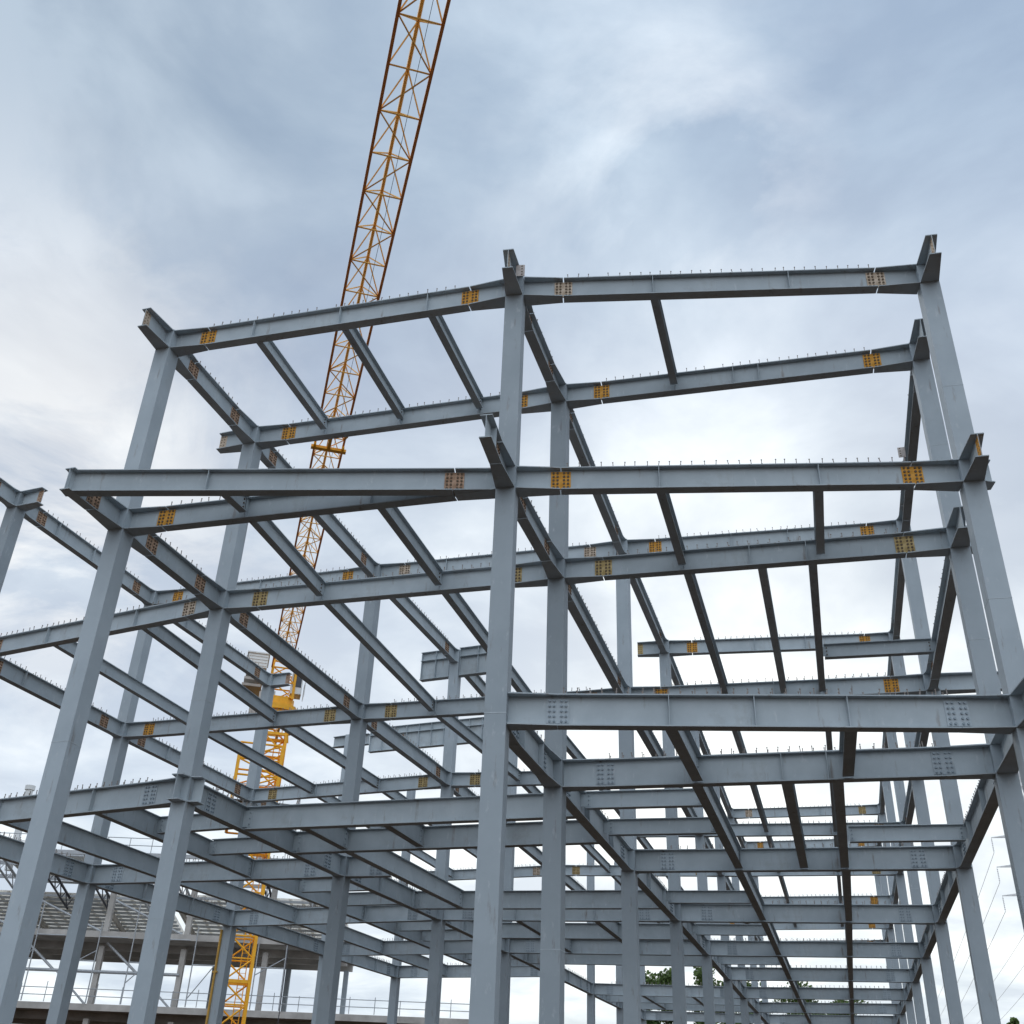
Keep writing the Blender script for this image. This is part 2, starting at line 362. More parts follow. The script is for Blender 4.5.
# tabs with four holes
for p, dr_, sd in ((pt('B1',1)+fb*0.55+V((0,0,0)), fb, fdir('B1','C1')), (on('C2','C3',1,.5), fdir('C2','C3'), -fdir('B2','C2')), (on('Z2','Z3',1,.42), fdir('Z2','Z3'), -fdir('Z2','A2'))):
    mb = MB(); mb.frame_box(p+sd*0.20+V((0,0,-0.18)), sd, dr_, V((0,0,1)), 0.09, 0.006, 0.15, 0)
    for k in range(4):
        for sg in (-1, 1):
            c = p+sd*0.235+V((0,0,-0.29+0.075*k)); mb.tube(c+dr_*sg*0.006, c+dr_*sg*0.009, 0.018, 6, 1)
    mb.build('shear_tab', [TABM, BOLT], FR)

# ---- columns with their brackets
def make_column(c):
    x, y = P[c]; top = TOS[1]+0.02
    L, i = c[0], int(c[1:])
    n = f'{L}{i+1}' if f'{L}{i+1}' in P else f'{L}{i-1}'
    d = axes(pt(c), pt(n))[0]
    if c in ('C1', 'B1'): d = -front[c[0]]
    if n == f'{L}{i-1}': d = -d
    sd = V((d.y, -d.x, 0)); h = S/2; mb = MB()
    ring = lambda z, e=0: [V((x,y,z))+sd*a*(h+e)+d*b*(h+e) for a, b in ((-1,-1),(1,-1),(1,1),(-1,1))]
    mb.loft([ring(-0.1), ring(top)])
    seam = {'A1':7.12,'B1':7.22,'B2':4.12,'C2':9.58,'A2':9.3}.get(c, 9.0+0.25*(i % 3))
    mb.loft([ring(seam-0.008, 0.003), ring(seam+0.008, 0.003)], 1)
    if i <= 2: 
        for z in (seam-4.6, seam+4.4):
            if 0 < z < top-0.3: mb.loft([ring(z-0.006, 0.0025), ring(z+0.006, 0.0025)], 1)
    o = mb.build('column', [STEELC, WELD], FR, origin=(x, y, 0))
    for l in (1, 2, 3):                                         # diaphragm plate edges at each floor
        pass
    done = set()
    for l, key, dd, ln, prof, plate, curved in bw.get(c, []):
        if (l, key) in done: continue
        done.add((l, key))
        hh, bb, tw, tf = prof; side = V((dd.y, -dd.x, 0)); b0 = V((x, y, TOS[l]))
        # distance from the axis to the column face along dd
        s0 = h/max(abs(dd.dot(d)), abs(dd.dot(sd)))-0.001
        e = ln-(0.005 if l == 3 else GAP)/2 if ln >= 0.9 else ln
        wid = S-0.01; secs = []
        for t, wv in (((0, wid), (.06, wid*0.90), (.14, wid*.78), (.24, wid*.68), (.36, max(bb, wid*.62)), (1, bb)) if curved else ((0, wid), (1, bb))):
            ss = s0+(e-s0)*t if ln >= 0.9 else s0+(0.81)*t
            if ss > e+1e-4: break
            secs.append(isec(b0+dd*ss, side, hh, max(bb, wv), tw, tf))
        if ln < 0.9: secs.append(isec(b0+dd*e, side, hh, wid*0.75, tw, tf))
        m2 = MB(); m2.loft(secs, top=1)
        br = m2.build('bracket', [STEEL, BARETOP], o)
        if plate is not None:                                   # strip of bare bolt holes at the free end
            m3 = MB()
            for sg in (-1, 1):
                m3.frame_box(b0+dd*(e-0.1)+side*sg*(tw/2+0.001)+V((0,0,-hh/2)), dd, side, V((0,0,1)), 0.098, 0.001, hh*0.40, 0)
                for cx in (0.05, 0.13):
                    for k in range(5):
                        q = b0+dd*(e-cx)+V((0,0,-hh/2+(k-2)*hh*0.165)); m3.tube(q+side*sg*(tw/2+0.001), q+side*sg*(tw/2+0.004), 0.018, 6, 1)
            m3.build('bolt_hole_strip', [plate, BOLT], o)
    return o
for c in sorted(P): 
    if c == 'Z1' or c in bw: make_column(c)

# ------------------------------------------------------------------ tower crane (flat jib running overhead)
CR = empty('tower_crane', (-33.1, 67.0, 0)); tag(CR, 'tall orange yellow lattice tower crane with its jib reaching over the steel frame', 'crane')
jd = V((0.4603, -0.8878, 0)); js = V((-jd.y, jd.x, 0)); up = V((0,0,1)); mc = V((-33.1, 67.0, 0)); HJ = 29.2
def lattice_mast(z0, z1, w, name, r=0.10, step=1.35):
    e1 = js; e2 = jd; mb = MB(); hw = w/2
    cs = [e1*a*hw+e2*b*hw for a, b in ((-1,-1),(1,-1),(1,1),(-1,1))]
    for c in cs: mb.frame_box(mc+c+up*((z0+z1)/2), e1, e2, up, r, r, (z1-z0)/2)
    n = max(1, round((z1-z0)/step)); st = (z1-z0)/n
    for k in range(n):
        za = z0+k*st; zb = za+st
        for i in range(4):
            a, b = cs[i], cs[(i+1) % 4]
            mb.tube(mc+a+up*za, mc+b+up*za, 0.055, 5)
            mb.tube(mc+(a if (k+i) % 2 else b)+up*za, mc+(b if (k+i) % 2 else a)+up*zb, 0.058, 5)
        if k % 3 == 0:
            for i in range(4): mb.frame_box(mc+(cs[i]+cs[(i+1)%4])/2+up*za, e1, e2, up, (hw if i % 2 == 0 else 0.09), (0.09 if i % 2 == 0 else hw), 0.10)
    return mb.build(name, [CRANE], CR)
mc0 = mc; mc = mc+V((0.3,0,0)); lattice_mast(0, 25.6, 1.65, 'mast')
mb = MB()
for a in (-.2, .2): mb.frame_box(mc+js*(a+.3)+jd*0.35+up*12.6, js, jd, up, 0.03, 0.03, 12.6)
for k in range(84): mb.tube(mc+js*.1+jd*.35+up*(0.3*k+.2), mc+js*.5+jd*.35+up*(0.3*k+.2), 0.018, 4)
mb.build('ladder', [CRANE], CR)
# climbing cage round the mast
def cage(z0, z1, w):
    mb = MB(); hw = w/2; off = -js*0.75
    cs = [js*a*hw+jd*b*hw for a, b in ((-1,-1),(1,-1),(1,1),(-1,1))]
    for c in cs: mb.frame_box(mc+off+c+up*((z0+z1)/2), js, jd, up, 0.11, 0.11, (z1-z0)/2)
    n = 5
    for k in range(n+1):
        z = z0+(z1-z0)*k/n
        for i in range(4):
            a, b = cs[i], cs[(i+1)%4]
            mb.tube(mc+off+a+up*z, mc+off+b+up*z, 0.07, 6)
            if k < n: mb.tube(mc+off+(a if k % 2 else b)+up*z, mc+off+(b if k % 2 else a)+up*(z+(z1-z0)/n), 0.06, 5)
    return mb.build('climbing_cage', [CRANE], CR)
cage(17.6, 23.2, 2.9)
def platform(z, w, name='platform'):
    mb = MB(); hw = w/2; off = -js*0.5
    for a, b, hx, hy in ((0,-1,hw,.35),(0,1,hw,.35),(-1,0,.35,hw-.7),(1,0,.35,hw-.7)):
        mb.frame_box(mc+off+js*a*(hw-.35)+jd*b*(hw-.35)+up*z, js, jd, up, hx, hy, 0.04)
    o = mb.build(name, [DARK], CR); m2 = MB()
    cs = [js*a*hw+jd*b*hw for a, b in ((-1,-1),(1,-1),(1,1),(-1,1))]
    for i in range(4):
        a, b = cs[i], cs[(i+1)%4]
        for zz in (0.55, 1.1): m2.tube(mc+off+a+up*(z+zz), mc+off+b+up*(z+zz), 0.03, 5)
        for k in range(5): q = a.lerp(b, k/5); m2.tube(mc+off+q+up*(z+.04), mc+off+q+up*(z+1.1), 0.03, 5)
    m2.build('railing', [GALV], o)
platform(18.9, 5.6)
# slewing unit and tower head
mb = MB()
mb.tube(mc+up*25.5, mc+up*26.0, 1.15, 14); mb.tube(mc+up*26.0, mc+up*26.4, 1.35, 14); mb.tube(mc+up*26.4, mc+up*27.0, 1.05, 14)
for a, b in ((-1,-1),(1,-1),(1,1),(-1,1)): mb.tube(mc+js*a*1.0+jd*b*1.0+up*24.2, mc+js*a*0.8+jd*b*0.8+up*25.6, 0.12, 6)
mb.build('slewing_ring', [CRANE], CR)
mb = MB(); hw = 0.85
cs = [js*a*hw+jd*b*hw for a, b in ((-1,-1),(1,-1),(1,1),(-1,1))]
for c in cs: mb.frame_box(mc+c+up*28.6, js, jd, up, 0.09, 0.09, 1.7)
for z in (27.0, 28.1, 29.2, 30.3):
    for i in range(4):
        mb.tube(mc+cs[i]+up*z, mc+cs[(i+1)%4]+up*z, 0.06, 6)
        if z < 30: mb.tube(mc+cs[i]+up*z, mc+cs[(i+1)%4]+up*(z+1.1), 0.05, 5)
mb.build('tower_head', [CRANE], CR)
mc = mc0
# jib: two lower chords, one upper chord and the lacing between
J0, J1 = 0.9, 65.0; jw = 0.675; jh = 1.15
mb = MB()
for sg in (-1, 1): mb.frame_box(mc+jd*(J0+J1)/2+js*sg*jw+up*HJ, jd, js, up, (J1-J0)/2, 0.052, 0.052, 0)
mb.tube(mc+jd*J0+up*(HJ+jh), mc+jd*J1+up*(HJ+jh), 0.065, 8, 1)
mb.build('jib_chords', [CRANER, CRANEO], CR)
mb = MB(); st = 1.76; n = int((J1-J0)/st)
for k in range(n):
    s0 = J0+k*st; s1 = s0+st; sm = s0+st/2
    for sg in (-1, 1):
        mb.tube(mc+jd*s0+js*sg*jw+up*HJ, mc+jd*sm+up*(HJ+jh), 0.027, 5); mb.tube(mc+jd*sm+up*(HJ+jh), mc+jd*s1+js*sg*jw+up*HJ, 0.027, 5)
    mb.tube(mc+jd*s0-js*jw+up*HJ, mc+jd*s0+js*jw+up*HJ, 0.03, 5)
    e = 1 if k % 2 else -1
    mb.tube(mc+jd*s0-js*jw*e+up*HJ, mc+jd*s1+js*jw*e+up*HJ, 0.027, 5)
mb.build('jib_lacing', [CRANEO], CR)
mb = MB(); mb.tube(mc+jd*2+js*0.25+up*(HJ+0.15), mc+jd*64+js*0.25+up*(HJ+0.15), 0.012, 4); mb.build('trolley_rope', [DARK], CR)
mb = MB()      # trolley parked near the tower
mb.frame_box(mc+jd*31.9+up*(HJ-0.25), jd, js, up, 0.12, 0.84, 0.07); mb.frame_box(mc+jd*32.6+up*(HJ-0.25), jd, js, up, 0.6, 0.08, 0.05); mb.frame_box(mc+jd*33.3+up*(HJ-0.25), jd, js, up, 0.08, 0.78, 0.05)
for a in (-.55,.55):
    for b in (-1,1): mb.tube(mc+jd*(32.6+a)+js*b*(jw-.06)+up*(HJ-.18), mc+jd*(32.6+a)+js*b*(jw+.06)+up*(HJ-.18), 0.12, 10)
mb.build('trolley', [CRANE], CR)
# counter jib with its winch house and ballast
mb = MB()
for sg in (-1, 1): mb.frame_box(mc-jd*6.7+js*sg*0.75+up*27.6, jd, js, up, 5.9, 0.09, 0.16)
for k in range(8): mb.tube(mc-jd*(1.0+k*1.6)-js*0.75+up*27.6, mc-jd*(1.0+k*1.6)+js*0.75+up*27.6, 0.06, 5); 
mb.build('counter_jib', [CRANE], CR)
mb = MB()
for k in range(4): mb.frame_box(mc-jd*(9.6+k*0.62)-js*0.9+up*29.9, jd, js, up, 0.28, 0.95, 1.05)
mb.build('counterweight', [CONC], CR)
mb = MB(); c = mc-jd*4.0-js*1.75+up*30.9
mb.frame_box(c, jd, js, up, 1.4, 0.75, 0.55); mb.frame_box(c+up*0.6, jd, js, up, 1.5, 0.85, 0.05)
for k in range(4): mb.frame_box(c+jd*1.42+up*(-0.4+k*0.25), jd, js, up, 0.02, 0.7, 0.03)
for k in range(3): mb.frame_box(c-js*0.1*k+up*(-0.9-k*0.62)+jd*(0.3*k), jd, js, up, 1.2, 0.7, 0.10, 1)
mb.build('winch_house', [WHITE, CONC], CR)
c = mc+js*1.3+jd*0.4+up*27.4
mb = MB(); mb.frame_box(c, jd, js, up, 0.6, 0.40, 0.06); mb.frame_box(c+up*1.5, jd, js, up, 0.6, 0.40, 0.05); mb.frame_box(c-jd*0.56+up*.75, jd, js, up, 0.04, 0.40, 0.7)
for a in (-1,1):
    for z0, z1 in ((.06,.45),): mb.frame_box(c+js*a*0.38+up*(z0+z1)/2, jd, js, up, 0.5, 0.02, (z1-z0)/2)
    mb.frame_box(c+js*a*0.36+jd*0.56+up*.75, jd, js, up, 0.04, 0.04, 0.7)
mb.frame_box(c+jd*0.57+up*.25, jd, js, up, 0.02, 0.32, 0.19)
for k in range(4): mb.tube(c+js*(.6)+jd*(-.8+k*.5)-up*.1, c+js*.6+jd*(-.8+k*.5)+up*1.0, 0.025, 4)
mb.tube(c+js*.6-jd*.8+up*1.0, c+js*.6+jd*.7+up*1.0, 0.025, 4)
cab = mb.build('cab', [WHITE], CR)
mb = MB(); mb.frame_box(c+jd*0.575+up*.95, jd, js, up, 0.01, 0.31, 0.48); mb.frame_box(c+js*0.375+up*.95, jd, js, up, 0.5, 0.008, 0.48); mb.build('window', [GLASS], cab)

# ------------------------------------------------------------------ open multi-storey shed behind, left
ca_, sa_ = math.cos(0.2328), math.sin(0.2328)
def hw_(x1, y1, z): return V((ca_*x1-sa_*y1, sa_*x1+ca_*y1, z+1.6))    # lateral / ahead of the viewpoint heading
EX = V((ca_, sa_, 0)); EY = V((-sa_, ca_, 0))
SH = empty('open_shed', hw_(-32, 102, -1.6)); tag(SH, 'pale open sided concrete shed with beige roof seen through the left columns', 'building')
def hbox(mb, x0, x1, y0, y1, z0, z1, mi=0):
    c = hw_((x0+x1)/2, (y0+y1)/2, (z0+z1)/2); mb.frame_box(c, EX, EY, up, (x1-x0)/2, (y1-y0)/2, (z1-z0)/2, mi)
def shed_bits():
    for x1, zt in ((-13.5, 11.9), (-1.5, 6.3)):
        mb = MB(); hbox(mb, -58, x1, 95, 109, zt-0.35, zt); hbox(mb, -58, x1, 94.6, 95.0-0.003, zt-0.42, zt+0.08)
        for y in (99, 103.5, 108): hbox(mb, -58, x1, y-.2, y+.2, zt-0.95, zt-0.353)
        mb.build('floor_slab', [CONC], SH)
    xs = [-56, -48.5, -41, -33.5, -26.5, -19.5, -14]
    for x in xs:
        for y in (95.8, 107.5):
            mb = MB()
            zt = 17.0 if y < 100 else 13.2
            for za, zb in ((-1.6, 5.34), (6.303, 10.94), (11.903, zt)): hbox(mb, x-.22, x+.22, y-.22, y+.22, za, zb)
            mb.build('post', [CONC if y < 100 else STEELC], SH)
    for x in (-8, -3):
        mb = MB(); hbox(mb, x-.22, x+.22, 95.6, 96.0, -1.6, 5.34); mb.build('post', [CONC], SH)
    # rails above the lower slab
    mb = MB()
    for z in (6.95, 7.5): mb.tube(hw_(-58, 94.7, z), hw_(-1.6, 94.7, z), 0.035, 5)
    x = -58
    while x < -1.6: mb.tube(hw_(x, 94.7, 6.42), hw_(x, 94.7, 7.5+random.uniform(0,.5)), 0.035, 5); x += 2.1
    mb.build('railing', [GALV], SH)
    # diagonal pipe braces
    for x in (-41, -33.5, -26.5):
        mb = MB()
        mb.tube(hw_(x-7, 95.6, 8.9), hw_(x, 95.6, 8.9), 0.13, 8); mb.tube(hw_(x-6.6, 95.6, 11.2), hw_(x-3.6, 95.6, 8.9), 0.11, 8); mb.tube(hw_(x-3.4, 95.6, 8.9), hw_(x-0.4, 95.6, 6.4), 0.09, 8)
        mb.tube(hw_(x-6.6, 95.6, 14.6), hw_(x-0.4, 95.6, 12.1), 0.09, 8)
        mb.build('brace', [GALV], SH)
    # scaffold standards and ledgers along the open front
    x = -57.0; k = 0
    while x < -15:
        mb = MB(); mb.tube(hw_(x, 94.3, 6.4), hw_(x, 94.3, 12.6+(k % 3)*1.6), 0.055, 5)
        if k % 2 == 0: mb.tube(hw_(x, 94.3, 7.0+(k % 3)), hw_(x+2.4, 94.3, 10.4), 0.045, 5)
        mb.tube(hw_(x, 94.3, 9.6+(k % 2)*1.9), hw_(x+2.4, 94.3, 9.6+(k % 2)*1.9), 0.05, 5)
        mb.build('scaffold_frame', [GALV], SH); x += 2.4+0.5*(k % 2); k += 1
    # sloping sheet roof with purlins and rafters
    def roof(x0, x1, ya, za, yb, zb, m, np_=6):
        mb = MB()
        mb.loft([[hw_(x0, ya, za), hw_(x1, ya, za), hw_(x1, ya, za+.05), hw_(x0, ya, za+.05)], [hw_(x0, yb, zb), hw_(x1, yb, zb), hw_(x1, yb, zb+.05), hw_(x0, yb, zb+.05)]])
        x = x0+0.5
        while x < x1-0.2:
            mb.loft([[hw_(x, ya, za-.09), hw_(x+.25, ya, za-.09), hw_(x+.25, ya, za-.001), hw_(x, ya, za-.001)], [hw_(x, yb, zb-.09), hw_(x+.25, yb, zb-.09), hw_(x+.25, yb, zb-.001), hw_(x, yb, zb-.001)]]); x += 1.1
        r = mb.build('roof', [m], SH); m2 = MB()
        for k in range(np_):
            t = k/(np_-1); y = ya+(yb-ya)*t; z = za+(zb-za)*t
            hbox(m2, x0, x1, y-.07, y+.07, z-.34, z-.14)
        m2.build('purlins', [GALV], r); x = x0+.3
        while x < x1:
            m3 = MB(); m3.loft([[hw_(x-.1, ya, za-.75), hw_(x+.1, ya, za-.75), hw_(x+.1, ya, za-.3), hw_(x-.1, ya, za-.3)], [hw_(x-.1, yb, zb-.75), hw_(x+.1, yb, zb-.75), hw_(x+.1, yb, zb-.3), hw_(x-.1, yb, zb-.3)]]); x += 7.4
            m3.build('rafter', [CONC], r)
    roof(-58, -30, 99, 15.6, 108.5, 13.5, BEIGE, 12)
    roof(-29, -13.8, 98, 15.7, 108.5, 13.4, BEIGE, 12)
    roof(-44, -37, 96, 18.6, 104, 17.6, WHITE, 4)
    # open frame of the part still without sheets
    for y, z in ((91, 17.8), (93.5, 17.2), (96, 16.5)):
        mb = MB(); hbox(mb, -58, -13.8, y-.09, y+.09, z-.32, z); mb.build('roof_beam', [GALV], SH)
    x = -57.0
    while x < -14:
        mb = MB(); mb.tube(hw_(x, 91, 17.4), hw_(x, 99, 15.2), 0.11, 6); mb.tube(hw_(x, 91, 16.4), hw_(x, 99, 14.3), 0.09, 6)
        for k in range(5): mb.tube(hw_(x, 91+k*1.7, 17.4-k*.46), hw_(x, 91.85+k*1.7, 16.2-k*.45), 0.05, 5); mb.tube(hw_(x, 91.85+k*1.7, 16.2-k*.45), hw_(x, 92.7+k*1.7, 16.95-k*.46), 0.05, 5)
        mb.build('roof_truss', [GALV if random.random() < .6 else DARK], SH); x += 3.7
    mb = MB()
    for z in (18.4, 19.0): mb.tube(hw_(-58, 91, z), hw_(-14, 91, z), 0.035, 5)
    x = -58
    while x < -14: mb.tube(hw_(x, 91, 17.8), hw_(x, 91, 19.0), 0.035, 5); x += 1.9
    mb.build('railing', [GALV], SH)
    mb = MB(); mb.tube(hw_(-43.8, 97, 17.0), hw_(-43.8, 97, 24.2), 0.33, 10); mb.tube(hw_(-43.8, 97, 24.2), hw_(-43.8, 97, 24.6), 0.45, 10); mb.build('vent_pipe', [WHITE], SH)
shed_bits()

# ------------------------------------------------------------------ small things
mb = MB(); q = pt('Z4'); s4 = fdir('Z4','A4'); f4 = -fdir('Z4','Z5')
mb.tube(q+f4*(S/2+.05)-s4*(S/2+.0)+up*0, q+f4*(S/2+.05)-s4*(S/2)+up*6.9, 0.045, 8); 
for z in (1.5, 3.5, 5.5): mb.frame_box(q+f4*(S/2+.03)-s4*(S/2)+up*z, f4, s4, up, 0.06, 0.09, 0.03)
tag(mb.build('downpipe', [PIPE], None, origin=(q.x, q.y, 0)), 'thin rusty yellow pipe strapped to a grey column in front of the crane base', 'pipe')
mb = MB(); mb.tube((-28.1, 63.7, 0), (-28.1, 63.7, 11.5), 0.03, 4)
tag(mb.build('hanging_rope', [DARK], None, origin=(-28.1, 63.7, 0)), 'thin dark rope hanging straight down to the right of the crane mast', 'rope')

# ------------------------------------------------------------------ power line at the right
def pylon(base, axis, label, name='power_pylon'):
    e = empty(name, base); tag(e, label, 'pylon', 'pylons of the power line'); b0 = V(base); y = V((axis.y, -axis.x, 0))
    mb = MB(); H = 48
    for a, b in ((-1,-1),(1,-1),(1,1),(-1,1)): mb.tube(b0+axis*a*2.6+y*b*2.6, b0+axis*a*0.35+y*b*0.35+up*H, 0.13, 5)
    n = 14
    for k in range(n):
        za, zb = H*k/n, H*(k+1)/n; wa, wb = 2.6-2.25*k/n, 2.6-2.25*(k+1)/n
        cs = ((-1,-1),(1,-1),(1,1),(-1,1))
        for i in range(4):
            a = cs[i]; c = cs[(i+1)%4]
            mb.tube(b0+axis*a[0]*wa+y*a[1]*wa+up*za, b0+axis*c[0]*wb+y*c[1]*wb+up*zb, 0.06, 4); mb.tube(b0+axis*c[0]*wa+y*c[1]*wa+up*za, b0+axis*a[0]*wb+y*a[1]*wb+up*zb, 0.06, 4)
    mb.build('mast', [PYL], e)
    tips = []
    for z in (38.2, 34.1, 30.2):
        m2 = MB()
        for sg in (-1, 1):
            t = b0+axis*sg*5.2+up*z; tips.append(t)
            for b in (-.5, .5): m2.tube(b0+axis*sg*0.4+y*b+up*z, t, 0.075, 4); m2.tube(b0+axis*sg*0.4+y*b+up*(z+0.5), t, 0.06, 4)
        ar = m2.build('crossarm', [PYL], e); m3 = MB()
        for sg in (-1, 1):
            t = b0+axis*sg*5.2+up*z; m3.tube(t, t-up*2.1, 0.04, 5)
            for k in range(7): m3.tube(t-up*(0.3+k*.25), t-up*(0.38+k*.25), 0.10, 8)
        m3.build('insulator', [PYL], ar)
    return tips
ld = V((0.0704, 0.9975, 0)); la = V((ld.y, -ld.x, 0))
pb_ = hw_(76.2, 150, -1.6)
t1 = pylon(pb_, la, 'nearer lattice power pylon with three crossarms behind the right hand columns')
t2 = pylon(pb_+ld*420, la, 'distant lattice power pylon, small and low among the right hand columns')
CL = [f'thin grey power cable leaving the {lv} arm of the near pylon on its {sd} side' for lv in ('topmost','middle','lowest') for sd in ('left','right')]
for a, b, cl_ in zip(t1, t2, CL):
    mb = MB(); a = a-up*2.1; b = b-up*2.1; prev = None
    for k in range(25):
        t = k/24; q = a.lerp(b, t)-up*(6*4*t*(1-t))
        if prev is not None: mb.tube(prev, q, 0.034, 4)
        prev = q
    tag(mb.build('power_cable', [CABLE], None, origin=a), cl_, 'cable', 'power cables between the pylons')

# ------------------------------------------------------------------ trees far behind
def tree(x, y, h, r, label, seed, poplar=False):
    rnd = random.Random(seed); t = empty('tree', (x, y, 0)); tag(t, label, 'tree', 'trees beyond the steel frame'); b = V((x, y, 0))
    mb = MB(); mb.tube(b, b+up*h*0.5, 0.28, 8, 0, 0.18); mb.tube(b+up*h*0.5, b+up*h*0.93, 0.18, 6, 0, 0.04)
    cl = []
    for k in range(16):
        z = h*(0.28+0.66*k/15); a = rnd.uniform(0, 6.28); f = (1-abs((z/h-0.55)/0.5)**1.6) if not poplar else (1-abs((z/h-0.5)/0.55)**2.2)
        R_ = r*max(0.18, f)*rnd.uniform(.55, 1.0); e = b+V((math.cos(a)*R_, math.sin(a)*R_, z+R_*0.35)); mb.tube(b+up*(z*0.9), e, 0.07, 5, 0, 0.02)
        cl.append((e, r*rnd.uniform(.28, .46))); cl.append(((b+up*z).lerp(e, .5), r*rnd.uniform(.28, .44)))
    mb.build('trunk', [BARK], t); m2 = MB()
    for c, cr_ in cl:
        for _ in range(190):
            v = V((rnd.gauss(0,1), rnd.gauss(0,1), rnd.gauss(0,1))).normalized()*cr_*(rnd.random()**0.4); q = c+V((v.x, v.y, v.z*0.8))
            n_ = V((rnd.gauss(0,1), rnd.gauss(0,1), rnd.gauss(0,1)+.6)).normalized(); a = n_.orthogonal().normalized()*rnd.uniform(.12, .24); bb2 = n_.cross(a)*0.7
            m2.add([q-a, q+bb2, q+a, q-bb2], [(0,1,2,3)])
    m2.build('crown', [LEAF], t, recalc=False)
TR = [(16.5,128,15.4,2.6,'leafy green tree, leftmost of those showing low between the central rear columns',True),(20,131,15.0,2.6,'leafy green tree, second from left of those low between the central rear columns',True),(24.6,129,15.6,3.0,'leafy green tree, third from left of those low between the central rear columns',True),
      (30,133,14.6,3.4,'green tree top under the far floor beams right of centre, left one of three',False),(36,130,13.7,4.0,'green tree top under the far floor beams right of centre, middle one of three',False),(42,134,13.2,3.6,'green tree top under the far floor beams right of centre, right one of three',False),
      (60.6,132,11.6,1.6,'small tree top at the bottom right corner beside the grey column',False)]
for i, (x1, D, h, r, lab, pop) in enumerate(TR):
    p = hw_(x1, D, 0); tree(p.x, p.y, h+1.6, r, lab, 20+i, pop)

# ------------------------------------------------------------------ ground
mb = MB(); N = 3000
mb.add([(-N,-N,0),(N,-N,0),(N,N,0),(-N,N,0)], [(0,1,2,3)])
tag(mb.build('ground', [SOIL], None, origin=(0,0,0)), 'bare brown earth of the building site', 'ground', kind='structure')

# ------------------------------------------------------------------ sky and sun
SUN_EL, SUN_ROT = math.radians(38), math.radians(-62)
w = bpy.data.worlds.new("World"); scene.world = w; w.use_nodes = True; nt = w.node_tree
N_ = nt.nodes; Lk = nt.links.new; bg = N_['Background']
sky = N_.new('ShaderNodeTexSky'); sky.sky_type = 'NISHITA'; sky.sun_disc = False; sky.sun_elevation = SUN_EL; sky.sun_rotation = SUN_ROT
tc = N_.new('ShaderNodeTexCoord'); sep = N_.new('ShaderNodeSeparateXYZ'); Lk(tc.outputs['Generated'], sep.inputs[0])
def M(op, a, b=None, c=None):
    n = N_.new('ShaderNodeMath'); n.operation = op
    for i, x in enumerate((a, b, c)):
        if x is None: continue
        if isinstance(x, (int, float)): n.inputs[i].default_value = x
        else: Lk(x, n.inputs[i])
    return n.outputs[0]
z = M('MAXIMUM', sep.outputs['Z'], 0.0); zz = M('ADD', z, 0.18)
cx = M('DIVIDE', sep.outputs['X'], zz); cy = M('DIVIDE', sep.outputs['Y'], zz)
cmb = N_.new('ShaderNodeCombineXYZ'); Lk(cx, cmb.inputs[0]); Lk(cy, cmb.inputs[1])
def noise(sc, det, rough, dist=0.0, off=(0,0,0)):
    mp = N_.new('ShaderNodeMapping'); mp.inputs['Location'].default_value = off; Lk(cmb.outputs[0], mp.inputs['Vector'])
    n = N_.new('ShaderNodeTexNoise'); n.inputs['Scale'].default_value = sc; n.inputs['Detail'].default_value = det; n.inputs['Roughness'].default_value = rough; n.inputs['Distortion'].default_value = dist
    Lk(mp.outputs[0], n.inputs['Vector']); return n.outputs['Fac']
def ramp(fac, els):
    r = N_.new('ShaderNodeValToRGB'); cr = r.color_ramp
    while len(cr.elements) < len(els): cr.elements.new(0.5)
    for e, (p, c) in zip(cr.elements, els): e.position = p; e.color = (*c, 1) if len(c) == 3 else c
    Lk(fac, r.inputs['Fac']); return r.outputs['Color']
def mix(f, a, b, bt='MIX'):
    n = N_.new('ShaderNodeMixRGB'); n.blend_type = bt
    for i, x in zip(('Fac','Color1','Color2'), (f, a, b)):
        if isinstance(x, (int, float)): n.inputs[i].default_value = x
        elif isinstance(x, tuple): n.inputs[i].default_value = (*x, 1)
        else: Lk(x, n.inputs[i])
    return n.outputs['Color']
# cloud deck: pale near the horizon, blue grey overhead
deck = ramp(z, [(0.0,(0.78,0.86,0.93)),(0.12,(0.76,0.84,0.92)),(0.28,(0.71,0.79,0.885)),(0.45,(0.59,0.68,0.80)),(0.60,(0.50,0.595,0.74)),(0.75,(0.445,0.56,0.71)),(1.0,(0.43,0.54,0.69))])
big = noise(1.15, 6, 0.55, 0.4, (3.1, 1.7, 0)); fine = noise(2.8, 8, 0.56, 0.45, (0.3, 4.2, 0))
lum = ramp(M('ADD', M('MULTIPLY', big, 0.55), M('MULTIPLY', fine, 0.45)), [(0.42,(0.79,0.82,0.87)),(0.48,(0.93,0.95,0.97)),(0.525,(1.07,1.065,1.05)),(0.585,(1.34,1.29,1.22))])
deck2 = mix(1.0, deck, lum, 'MULTIPLY')
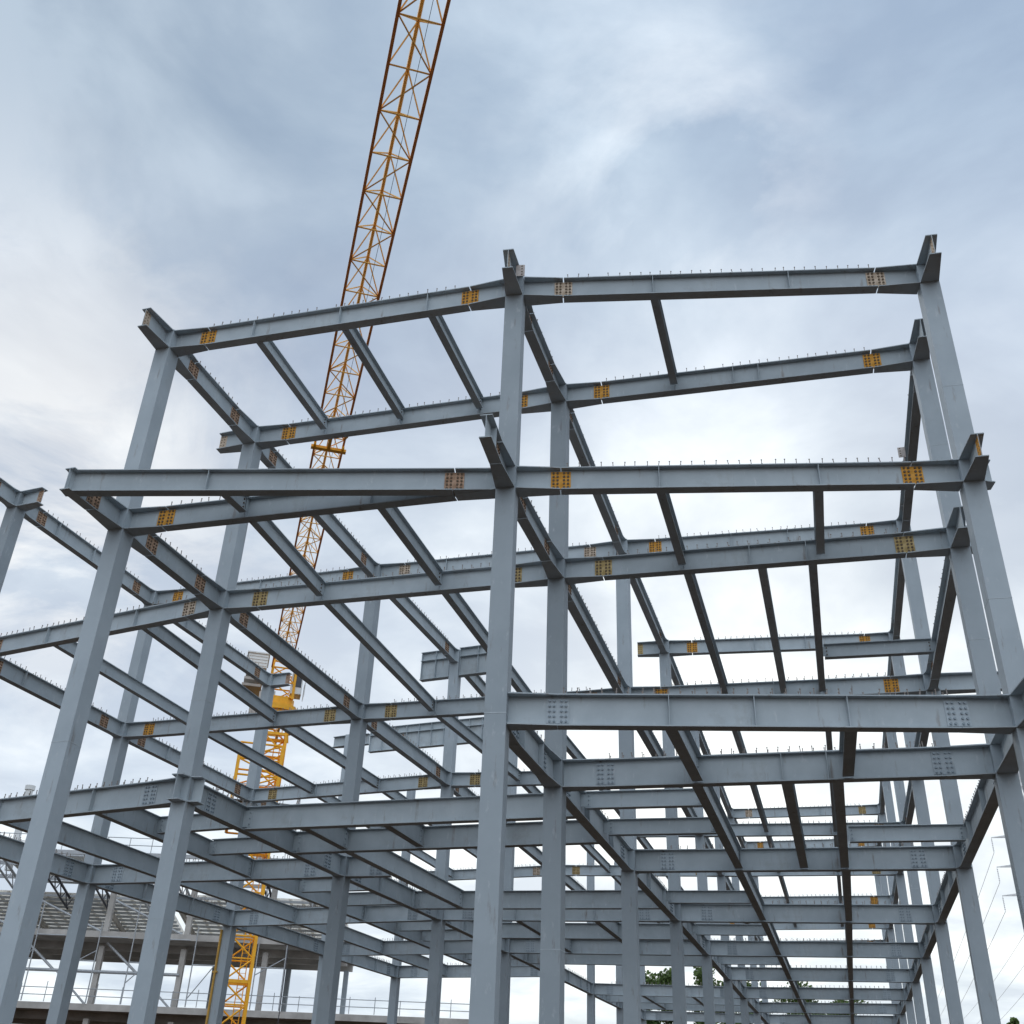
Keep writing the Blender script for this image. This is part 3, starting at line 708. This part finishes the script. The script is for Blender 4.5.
# brighter and darker parts of the cloud deck
def lobe(d, p):
    n = N_.new('ShaderNodeVectorMath'); n.operation = 'DOT_PRODUCT'; Lk(tc.outputs['Generated'], n.inputs[0]); n.inputs[1].default_value = V(d).normalized()
    return M('POWER', M('MAXIMUM', n.outputs['Value'], 0.0), p)
deck3 = mix(M('MULTIPLY', lobe((-.476,.458,.752), 18), 0.20), deck2, mix(1.0, deck2, (0.0,0.0,0.0), 'MIX'))
deck3 = mix(1.0, deck3, mix(lobe((.015,.925,.36), 17), (0,0,0), (0.38,0.34,0.25)), 'ADD')
edge = ramp(noise(2.6, 9, 0.62, 0.5, (5.2, 0.9, 0)), [(0.42,(0.15,0.15,0.15)),(0.56,(1,1,1))])
deck3 = mix(1.0, deck3, mix(M('MULTIPLY', lobe((-.582,.646,.47), 55), edge), (0,0,0), (0.42,0.35,0.24)), 'ADD')
wisp = ramp(noise(3.4, 8, 0.58, 0.35, (1.3, 8.2, 0)), [(0.44,(0,0,0)),(0.66,(1,1,1))])
deck3 = mix(1.0, deck3, mix(M('MULTIPLY', lobe((-.05,.65,.755), 70), wisp), (0,0,0), (0.20,0.18,0.15)), 'ADD')
deck3 = mix(1.0, deck3, mix(M('MULTIPLY', lobe((.003,.676,.737), 260), wisp), (0,0,0), (0.34,0.30,0.25)), 'ADD')
low = ramp(z, [(0.10,(1,1,1)),(0.36,(0,0,0))])       # added dimming of the unseen low sky behind the viewpoint, cuts low light
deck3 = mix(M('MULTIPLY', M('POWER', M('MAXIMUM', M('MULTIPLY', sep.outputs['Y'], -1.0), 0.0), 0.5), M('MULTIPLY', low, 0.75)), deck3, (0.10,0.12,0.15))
deck3 = mix(1.0, deck3, mix(lobe((0.1,-.72,.69), 4), (0,0,0), (1.12,1.19,1.26)), 'ADD')  # added bright patch of unseen sky behind the viewpoint, lifts the front faces
skys = mix(1.0, sky.outputs['Color'], (0.10,0.10,0.10), 'MULTIPLY')
cover = ramp(noise(0.9, 5, 0.55, 0.3, (7.7, 2.3, 0)), [(0.30,(0.75,0.75,0.75)),(0.48,(1,1,1))])
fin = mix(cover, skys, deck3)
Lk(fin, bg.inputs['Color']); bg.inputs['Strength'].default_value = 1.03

sl = bpy.data.lights.new('sun', 'SUN'); sl.energy = 0.9; sl.angle = math.radians(20); sl.color = (1.0, 0.96, 0.90)
so = bpy.data.objects.new('sun', sl); COL.objects.link(so)
sdir = V((math.sin(SUN_ROT)*math.cos(SUN_EL), math.cos(SUN_ROT)*math.cos(SUN_EL), math.sin(SUN_EL)))
so.rotation_euler = sdir.to_track_quat('Z', 'Y').to_euler(); so.location = (0, 0, 60)

# ------------------------------------------------------------------ camera
f, pi_, ro, ya = 1032.4078, 0.525009, -0.0405830, 0.2328123
c, s = math.cos(ya), math.sin(ya); eX = V((c, s, 0)); fh = V((-s, c, 0))
fw = fh*math.cos(pi_)+V((0,0,1))*math.sin(pi_); u0 = -fh*math.sin(pi_)+V((0,0,1))*math.cos(pi_)
cr, sr = math.cos(ro), math.sin(ro); rt = eX*cr-u0*sr; uu = eX*sr+u0*cr
cam = bpy.data.cameras.new('camera'); co = bpy.data.objects.new('camera', cam); COL.objects.link(co)
mw = Matrix((rt, uu, -fw)).transposed().to_4x4(); mw.translation = V((0, 0, 1.6)); co.matrix_world = mw
cam.sensor_fit = 'HORIZONTAL'; cam.sensor_width = 36; cam.lens = 36*f/1024; cam.clip_end = 6000; cam.clip_start = 0.05
scene.camera = co
scene.render.resolution_x = scene.render.resolution_y = 1024
vs = scene.view_settings; vs.view_transform = 'Standard'; vs.look = 'None'; vs.gamma = 1.0; vs.exposure = 0.0
